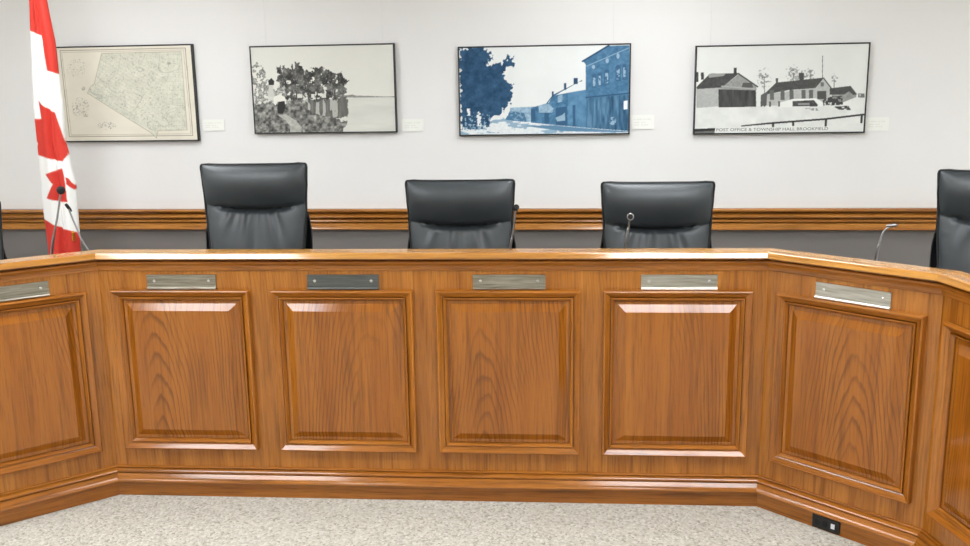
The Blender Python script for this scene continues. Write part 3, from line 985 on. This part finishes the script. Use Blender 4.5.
def flag_col(x, y):
    C = np.empty(x.shape + (3,)); C[:] = (240, 238, 234)
    red = (204, 56, 44)
    for P in ([(20, -60), (80, -60), (80, 74), (58, 71), (52, 68.5), (47, 35), (31, 28.5), (20, 24)],
              [(42.5, 97.5), (46, 101), (58.5, 109.5), (63, 125), (66, 139), (69, 143), (69, 152), (66, 158), (39, 151), (39.5, 144), (41, 140), (38, 136), (30, 130), (30, 116), (46, 115.5)],
              [(49.5, 171), (66, 165), (68, 175), (69, 182), (71, 199.5), (50, 195.5), (58, 181)],
              [(69, 174), (71, 175), (77, 184), (76, 187), (70, 181)],
              [(40, 214), (44.5, 216.5), (79, 231), (90, 236), (90, 420), (30, 420)]):
        C[inpoly(x, y, P)] = red
    return C


fl = thing('standing_flag', 'red and white maple leaf flag hanging in folds left of the map', 'flag', (-2.73, 1.6, 0))
Lk = [(-60, 31), (0, 31), (30, 31.5), (80, 33), (100, 34), (120, 36), (150, 39), (175, 41), (200, 43), (217, 45), (250, 49), (330, 53)]
Rk = [(-60, 40), (0, 46), (40, 55), (70, 58.5), (100, 63), (140, 66), (150, 69), (165, 72), (180, 76), (210, 78), (231, 79.5), (250, 80.5), (330, 84)]
nu, nv = 84, 390
YP = np.linspace(-22, 330, nv)
lx = np.interp(YP, *zip(*Lk)); rx_ = np.interp(YP, *zip(*Rk))
U = np.linspace(0, 1, nu)
XP = lx[:, None] + (rx_ - lx)[:, None] * U[None, :]
YY = np.repeat(YP[:, None], nu, 1)
f = np.clip(YY / 250, -0.3, 1.4)
XW = (-2.772 + (XP - 31) * 0.00587) * (1 - f) + (-2.828 + (XP - 49) * 0.00616) * f + 2.73
ZW = 2.211 - (2.211 - 0.782) / 250 * YY
UU = np.repeat(U[None, :], nv, 0)
round_ = np.sqrt(np.clip(1 - (2 * UU - 1) ** 2, 0, 1))
foldpos = 0.70 + 0.04 * np.sin(YY / 60)
pleat = 0.016 * np.exp(-((UU - foldpos) / 0.05) ** 2) - 0.010 * np.exp(-((UU - foldpos + 0.10) / 0.06) ** 2) + 0.006 * np.sin(UU * 13 + YY * 0.012)
YF = -(0.050 * round_ + (pleat * round_))
YB = 0.045 * round_ + 0.004 * np.sin(UU * 17) * round_
C = 0
for dx in (-0.2, 0.2):
    for dy in (-0.25, 0.25):
        C = C + flag_col(XP + dx, YY + dy)
C = s2l(C / 4)
front = np.stack([XW, YF, ZW], -1); back = np.stack([XW, YB, ZW], -1)
P = np.concatenate([front, back[:, ::-1][:, 1:-1]], 1)
CC = np.concatenate([C, C[:, ::-1][:, 1:-1]], 1)
nc = P.shape[1]
idx = np.arange(nv * nc).reshape(nv, nc)
nx_ = np.roll(idx, -1, 1)
F = np.stack([idx[:-1], idx[1:], nx_[1:], nx_[:-1]], -1).reshape(-1, 4)
me = bpy.data.meshes.new('flag_cloth')
me.from_pydata(P.reshape(-1, 3).tolist(), [], F.tolist())
ca = me.color_attributes.new('Col', 'FLOAT_COLOR', 'POINT')
ca.data.foreach_set('color', np.concatenate([CC.reshape(-1, 3), np.ones((nv * nc, 1))], 1).astype(np.float32).ravel())
me.materials.append(M['cloth'])
me.polygons.foreach_set('use_smooth', [True] * len(me.polygons))
o = bpy.data.objects.new('flag_cloth', me); COL.objects.link(o); o.parent = fl
mb = MB(); mb.tube([(0, 0, 0.05), (0, 0, 2.50)], 0.013, 16)
mb.build('flag_pole', M['pole'], fl)
mb = MB(); mb.lathe([(0.15, 0.0), (0.15, 0.02), (0.13, 0.035), (0.06, 0.05), (0.03, 0.07), (0.025, 0.14), (0.013, 0.15)], (0, 0, 0), 32)
mb.build('flag_base', M['gold'], fl)
mb = MB(); mb.lathe([(0.013, 2.49), (0.022, 2.50), (0.022, 2.51), (0.012, 2.53), (0.024, 2.57), (0.014, 2.62), (0.001, 2.66)], (0, 0, 0), 20)
mb.build('finial', M['gold'], fl)
mb = MB(); mb.lathe([(0.001, 0.0), (0.007, 0.004), (0.009, 0.03), (0.006, 0.045), (0.009, 0.052), (0.004, 0.062)], (0.084, -0.040, 0.84), 12)
mb.build('gold_tassel', M['gold'], fl)

# ------------------------------------------------------------------ chairs


def make_chair_parts():
    H = 0.74
    nx, ns = 60, 96

    def crease(u):
        return 0.194 + 0.031 * (1 - abs(u) ** 2.2)

    def half(s):
        w = 0.268 - 0.030 * min(1, max(0, s - 0.10) / 0.32) - 0.006 * math.sin(PI * min(1, s / 0.24)) * (1 if s < 0.24 else 0)
        if s < 0.016:
            w -= 0.016 - math.sqrt(max(0, 0.016 ** 2 - (0.016 - s) ** 2))
        return w

    def ybase(s):
        return 0.265 - 0.085 * (s / H) + 0.03 * math.sin(PI * s / H)

    def bulge(u, s):
        a = abs(u)
        pu = max(0.0, 1 - a ** 4) ** 0.5
        sc = crease(u)
        if s < sc:
            t = s / sc
            up = (math.sin(PI * (t ** 0.80))) ** 0.62 if 0 < t < 1 else 0
            b_ = 0.060 * up
            b_ -= 0.004 * max(0, t - 0.55) * math.sin(u * 9 + 1) * (1 - a)
        else:
            t = min(1.0, (s - sc) / 0.30)
            up = math.sin(PI / 2 * min(1.0, t * 1.35)) ** 0.75 if t > 0 else 0
            b_ = 0.034 * up + 0.006
            fall = math.exp(-((s - sc) / 0.16) ** 2) * min(1, (s - sc) / 0.02)
            k = max(0.0, 1 - (a / 0.78) ** 2)
            uu = u / (0.55 + 2.2 * (s - sc))
            wr = math.sin(uu * 11.0 + 0.7) + 0.6 * math.sin(uu * 19 + 2.0)
            b_ -= 0.0095 * fall * k * wr
            if s > 0.60:
                b_ *= max(0.0, 1 - ((s - 0.60) / (H - 0.60)) ** 2)
        dep = 0.032 * math.exp(-((s - sc) / 0.012) ** 2) * max(0, 1 - (a / 0.80) ** 3)
        return b_ * pu - dep

    S = [0.0, 0.003, 0.007, 0.012] + [0.016 + (H - 0.016) * k / (ns - 1) for k in range(ns)]
    mb = MB()
    rows = []
    for s in S:
        row = []
        w = half(s)
        for i in range(nx + 1):
            u = -1 + 2 * i / nx
            u = math.copysign(abs(u) ** 0.85, u)
            ear = 0.006 * abs(u) ** 6 if s < 0.05 else 0
            row.append((u * w, ybase(s) - bulge(u, s), -s + ear * (1 - s / 0.05)))
        rows.append(row)
    # back side
    nb = 12
    rowsb = []
    for s in S:
        w = half(s)
        row = []
        for i in range(1, nb):
            a = PI * i / nb
            row.append((w * math.cos(a), ybase(s) + 0.055 * max(0.0, math.sin(a)) ** 0.7 * min(1, (s + 0.004) / 0.03) ** 0.5, -s))
        rowsb.append(row)
    P = [r + q for r, q in zip(rows, rowsb)]
    mb.grid(P, None, True)
    n = len(P[0])
    tot = len(mb.v)
    mb.f.append(tuple(range(n))); mb.uv.append([(0, 0)] * n)
    mb.f.append(tuple(range(tot - n, tot))); mb.uv.append([(0, 0)] * n)
    back = mb
    pp = MB()
    path = []
    for s in reversed(S[3:]):
        path.append((-half(s), ybase(s) - 0.002, -s))
    for s in (0.007, 0.003):
        path.append((-half(s), ybase(s) - 0.002, -s + 0.005))
    for i in range(1, 20):
        u = -1 + 2 * i / 20
        path.append((u * half(0), ybase(0) - 0.002, 0.006 * abs(u) ** 6 + 0.001))
    for s in (0.003, 0.007):
        path.append((half(s), ybase(s) - 0.002, -s + 0.005))
    for s in S[3:]:
        path.append((half(s), ybase(s) - 0.002, -s))
    pp.tube(path, 0.0060, 8)
    sh = MB()
    # outer shell seen as a darker edge behind the lower back
    rows = []
    for k in range(24):
        s = 0.24 + (H - 0.22) * k / 23
        w = 0.258 + 0.016 * min(1, (s - 0.24) / 0.10)
        row = []
        for i in range(14):
            a = PI * i / 13
            row.append((w * math.cos(a), ybase(min(s, H)) + 0.030 + 0.045 * max(0.0, math.sin(a)) ** 0.7, -s))
        for i in range(14):
            a = PI * i / 13
            row.append((-w * 0.985 * math.cos(a), ybase(min(s, H)) + 0.026 + 0.030 * max(0.0, math.sin(a)) ** 0.7, -s))
        rows.append(row)
    sh.grid(rows, None, True)
    n = len(rows[0]); tot = len(sh.v)
    sh.f.append(tuple(range(n))); sh.uv.append([(0, 0)] * n)
    sh.f.append(tuple(range(tot - n, tot))); sh.uv.append([(0, 0)] * n)
    return back, pp, sh


def make_chair(label, loc, rz, ztop):
    """executive chair; origin on the floor, faces -y; ztop sets the gas lift height"""
    t = thing('office_chair', label, 'chair', loc, rz, 'black leather chairs behind the dais')
    zs = ztop - 0.80
    back, pp, sh = make_chair_parts()
    bo = back.build('backrest', M['leather'], t, smooth=60)
    bo.location = (0, 0, ztop)
    po = pp.build('piping', M['piping'], bo, smooth=60)
    so = sh.build('back_shell', M['piping'], t, smooth=50)
    so.location = (0, 0, ztop)
    mb = MB(); mb.rbox((0, -0.02, zs + 0.05), (0.52, 0.50, 0.11), 0.045, 5)
    mb.build('seat', M['leather'], t, smooth=50)
    for s in (-1, 1):
        mb = MB()
        mb.tube([(s * 0.285, 0.19, zs + 0.03), (s * 0.30, 0.20, zs + 0.12), (s * 0.30, 0.17, zs + 0.17), (s * 0.30, 0.05, zs + 0.175),
                 (s * 0.30, -0.04, zs + 0.165), (s * 0.30, -0.07, zs + 0.12), (s * 0.285, -0.06, zs + 0.03), (s * 0.23, -0.06, zs + 0.0), (s * 0.10, 0.0, zs - 0.005)], 0.016, 10)
        arm = mb.build('armrest', M['black_plastic'], t, smooth=60)
        mb = MB(); mb.rbox((s * 0.30, 0.06, zs + 0.187), (0.055, 0.22, 0.026), 0.011, 4)
        mb.build('arm_pad', M['leather'], arm, smooth=50)
    mb = MB(); mb.lathe([(0.03, 0.10), (0.03, zs - 0.12), (0.018, zs - 0.11), (0.018, zs - 0.03), (0.10, zs - 0.02), (0.10, zs + 0.0)], (0, 0, 0), 20)
    mb.build('gas_lift', M['black_plastic'], t)
    mb = MB()
    for k in range(5):
        a = 2 * PI * k / 5 + 0.3
        mb.tube([(0.02 * math.cos(a), 0.02 * math.sin(a), 0.115), (0.15 * math.cos(a), 0.15 * math.sin(a), 0.105), (0.29 * math.cos(a), 0.29 * math.sin(a), 0.075)], [0.030, 0.024, 0.016], 8)
    st = mb.build('star_base', M['black_plastic'], t)
    for k in range(5):
        a = 2 * PI * k / 5 + 0.3
        mb = MB()
        for o_ in (-0.014, 0.014):
            c = Vector((0.285 * math.cos(a) - o_ * math.sin(a), 0.285 * math.sin(a) + o_ * math.cos(a), 0.029))
            mb.lathe([(0.012, -0.010), (0.027, -0.008), (0.029, 0), (0.027, 0.008), (0.012, 0.010)], tuple(c), 16, 'X', Matrix.Rotation(a + PI / 2, 3, 'Z'))
        mb.tube([(0.285 * math.cos(a), 0.285 * math.sin(a), 0.03), (0.285 * math.cos(a), 0.285 * math.sin(a), 0.075)], 0.008, 8)
        mb.build('caster', M['black_plastic'], st)
    return t


make_chair('black leather high back chair below the lake photograph, tallest of the middle three', (-1.318, 0.66, 0), 0.02, 1.324)
make_chair('black leather high back chair below the blue street photograph', (-0.295, 0.66, 0), 0.0, 1.235)
make_chair('black leather high back chair with a microphone in front of its backrest', (0.657, 0.64, 0), -0.02, 1.220)
make_chair('black leather high back chair cut by the right edge of the photo', (2.018, 0.36, 0), -0.42, 1.283)
make_chair('black chair at the left edge of the photo with only a sliver showing', (-2.79, 0.62, 0), 0.55, 1.145)

# ------------------------------------------------------------------ microphones


def smooth_path(P, n=24):
    P = [Vector(p) for p in P]
    P = [P[0] * 2 - P[1]] + P + [P[-1] * 2 - P[-2]]
    out = []
    for i in range(1, len(P) - 2):
        for k in range(n):
            t = k / n
            a, b_, c, d = P[i - 1], P[i], P[i + 1], P[i + 2]
            out.append(0.5 * ((2 * b_) + (c - a) * t + (2 * a - 5 * b_ + 4 * c - d) * t * t + (3 * b_ - a - 3 * c + d) * t ** 3))
    out.append(P[-2])
    return out


def microphone(label, base, pts, head_r, head_dir, ball=False, r=0.0042, ring=False, head_mat='foam'):
    t = thing('gooseneck_microphone', label, 'microphone', base, 0, 'gooseneck microphones on the dais')
    B = Vector(base)
    loc = [Vector(p) - B for p in pts]
    mb = MB(); mb.lathe([(0.050, 0), (0.050, 0.010), (0.044, 0.022), (0.015, 0.028), (0.010, 0.05), (0.004, 0.055)], (0, 0, 0), 24)
    mb.build('microphone_base', M['black_plastic'], t)
    path = smooth_path([Vector((0, 0, 0.04))] + loc)
    mb = MB(); mb.tube(path, [r * 1.35 if k < len(path) * 0.45 else r for k in range(len(path))], 8)
    mb.build('gooseneck', M['chrome'], t, smooth=60)
    d = Vector(head_dir).normalized()
    q = d.to_track_quat('Z', 'Y').to_matrix()
    mb = MB()
    if ball:
        prof = [(head_r * math.sin(PI * k / 12) + 0.0001, -head_r * math.cos(PI * k / 12)) for k in range(13)]
    else:
        prof = [(head_r * 0.5, -0.024), (head_r * 0.8, -0.018), (head_r, -0.010), (head_r, 0.010), (head_r * 0.85, 0.015), (0.0001, 0.017)]
    mb.lathe(prof, tuple(loc[-1]), 18, 'Z', q)
    hd = mb.build('microphone_head', M[head_mat], t, smooth=50)
    if ring:
        mb = MB()
        c = loc[-1] + d * 0.012
        mb.tube([tuple(c + q @ Vector((math.cos(2 * PI * k / 20) * head_r * 1.05, math.sin(2 * PI * k / 20) * head_r * 1.05, 0))) for k in range(21)], 0.0034, 6)
        mb.build('metal_ring', M['chrome'], hd)
    return t


microphone('microphone with a round black foam head in front of the flag', (-1.965, 0.11, 0.76), [(-1.925, 0.10, 1.036), (-1.885, 0.10, 1.18), (-1.859, 0.10, 1.285)], 0.017, (0.2, -0.5, 0.8), True)
microphone('thin silver microphone leaning left in front of the flag, its foot at the dais corner', (-1.725, 0.25, 0.76), [(-1.83, 0.20, 1.027), (-1.865, 0.20, 1.115), (-1.893, 0.20, 1.204)], 0.0068, (-0.3, -0.4, 0.8), False, 0.0036)
microphone('gooseneck microphone beside the right edge of the chair below the blue photograph', (-0.055, 0.30, 0.76), [(-0.022, 0.30, 1.006), (-0.006, 0.30, 1.10), (0.004, 0.295, 1.178)], 0.0125, (0.2, -0.9, 0.4), False)
microphone('gooseneck microphone bent toward the room, with a pale ring around its head', (0.455, 0.32, 0.76), [(0.462, 0.30, 1.0), (0.474, 0.30, 1.10), (0.476, 0.285, 1.135), (0.476, 0.262, 1.142)], 0.0115, (0, -1, 0.12), False, 0.0045, True)
microphone('gooseneck microphone with its neck curved right, over the angled section at the right', (1.395, 0.10, 0.76), [(1.414, 0.10, 0.985), (1.425, 0.10, 1.06), (1.440, 0.10, 1.105), (1.468, 0.095, 1.126)], 0.0065, (1, -0.2, 0.1), False, 0.0042, False, 'chrome')

# ------------------------------------------------------------------ camera
f_px = 887.743
pit, yaw, roll = 0.19428, 0.0744933, -0.0145876
loc = Vector((0.146079, -3.411343, 1.63058))
r0 = Vector((math.cos(yaw), math.sin(yaw), 0)); f0 = Vector((-math.sin(yaw), math.cos(yaw), 0)); z = Vector((0, 0, 1))
d = f0 * math.cos(pit) - z * math.sin(pit)
u = z * math.cos(pit) + f0 * math.sin(pit)
R_ = r0 * math.cos(roll) + u * math.sin(roll)
U_ = u * math.cos(roll) - r0 * math.sin(roll)
cam = bpy.data.objects.new('camera', bpy.data.cameras.new('camera'))
COL.objects.link(cam)
cam.matrix_world = Matrix(((R_.x, U_.x, -d.x, loc.x), (R_.y, U_.y, -d.y, loc.y), (R_.z, U_.z, -d.z, loc.z), (0, 0, 0, 1)))
cam.data.sensor_width = 36
cam.data.lens = 36 * f_px / 970
cam.data.clip_start = 0.05
SC.camera = cam

w = bpy.data.worlds.new('world')
SC.world = w
w.use_nodes = True
w.node_tree.nodes['Background'].inputs[0].default_value = (1, 1, 1, 1)
w.node_tree.nodes['Background'].inputs[1].default_value = 0.05

SC.view_settings.view_transform = 'Standard'
SC.view_settings.look = 'None'
SC.view_settings.exposure = 0.0
SC.view_settings.gamma = 1.0
SC.view_settings.use_curve_mapping = False
try:
    SC.cycles.use_denoising = True
    SC.cycles.max_bounces = 8
    SC.cycles.diffuse_bounces = 5
    SC.cycles.sample_clamp_indirect = 4
except Exception:
    pass
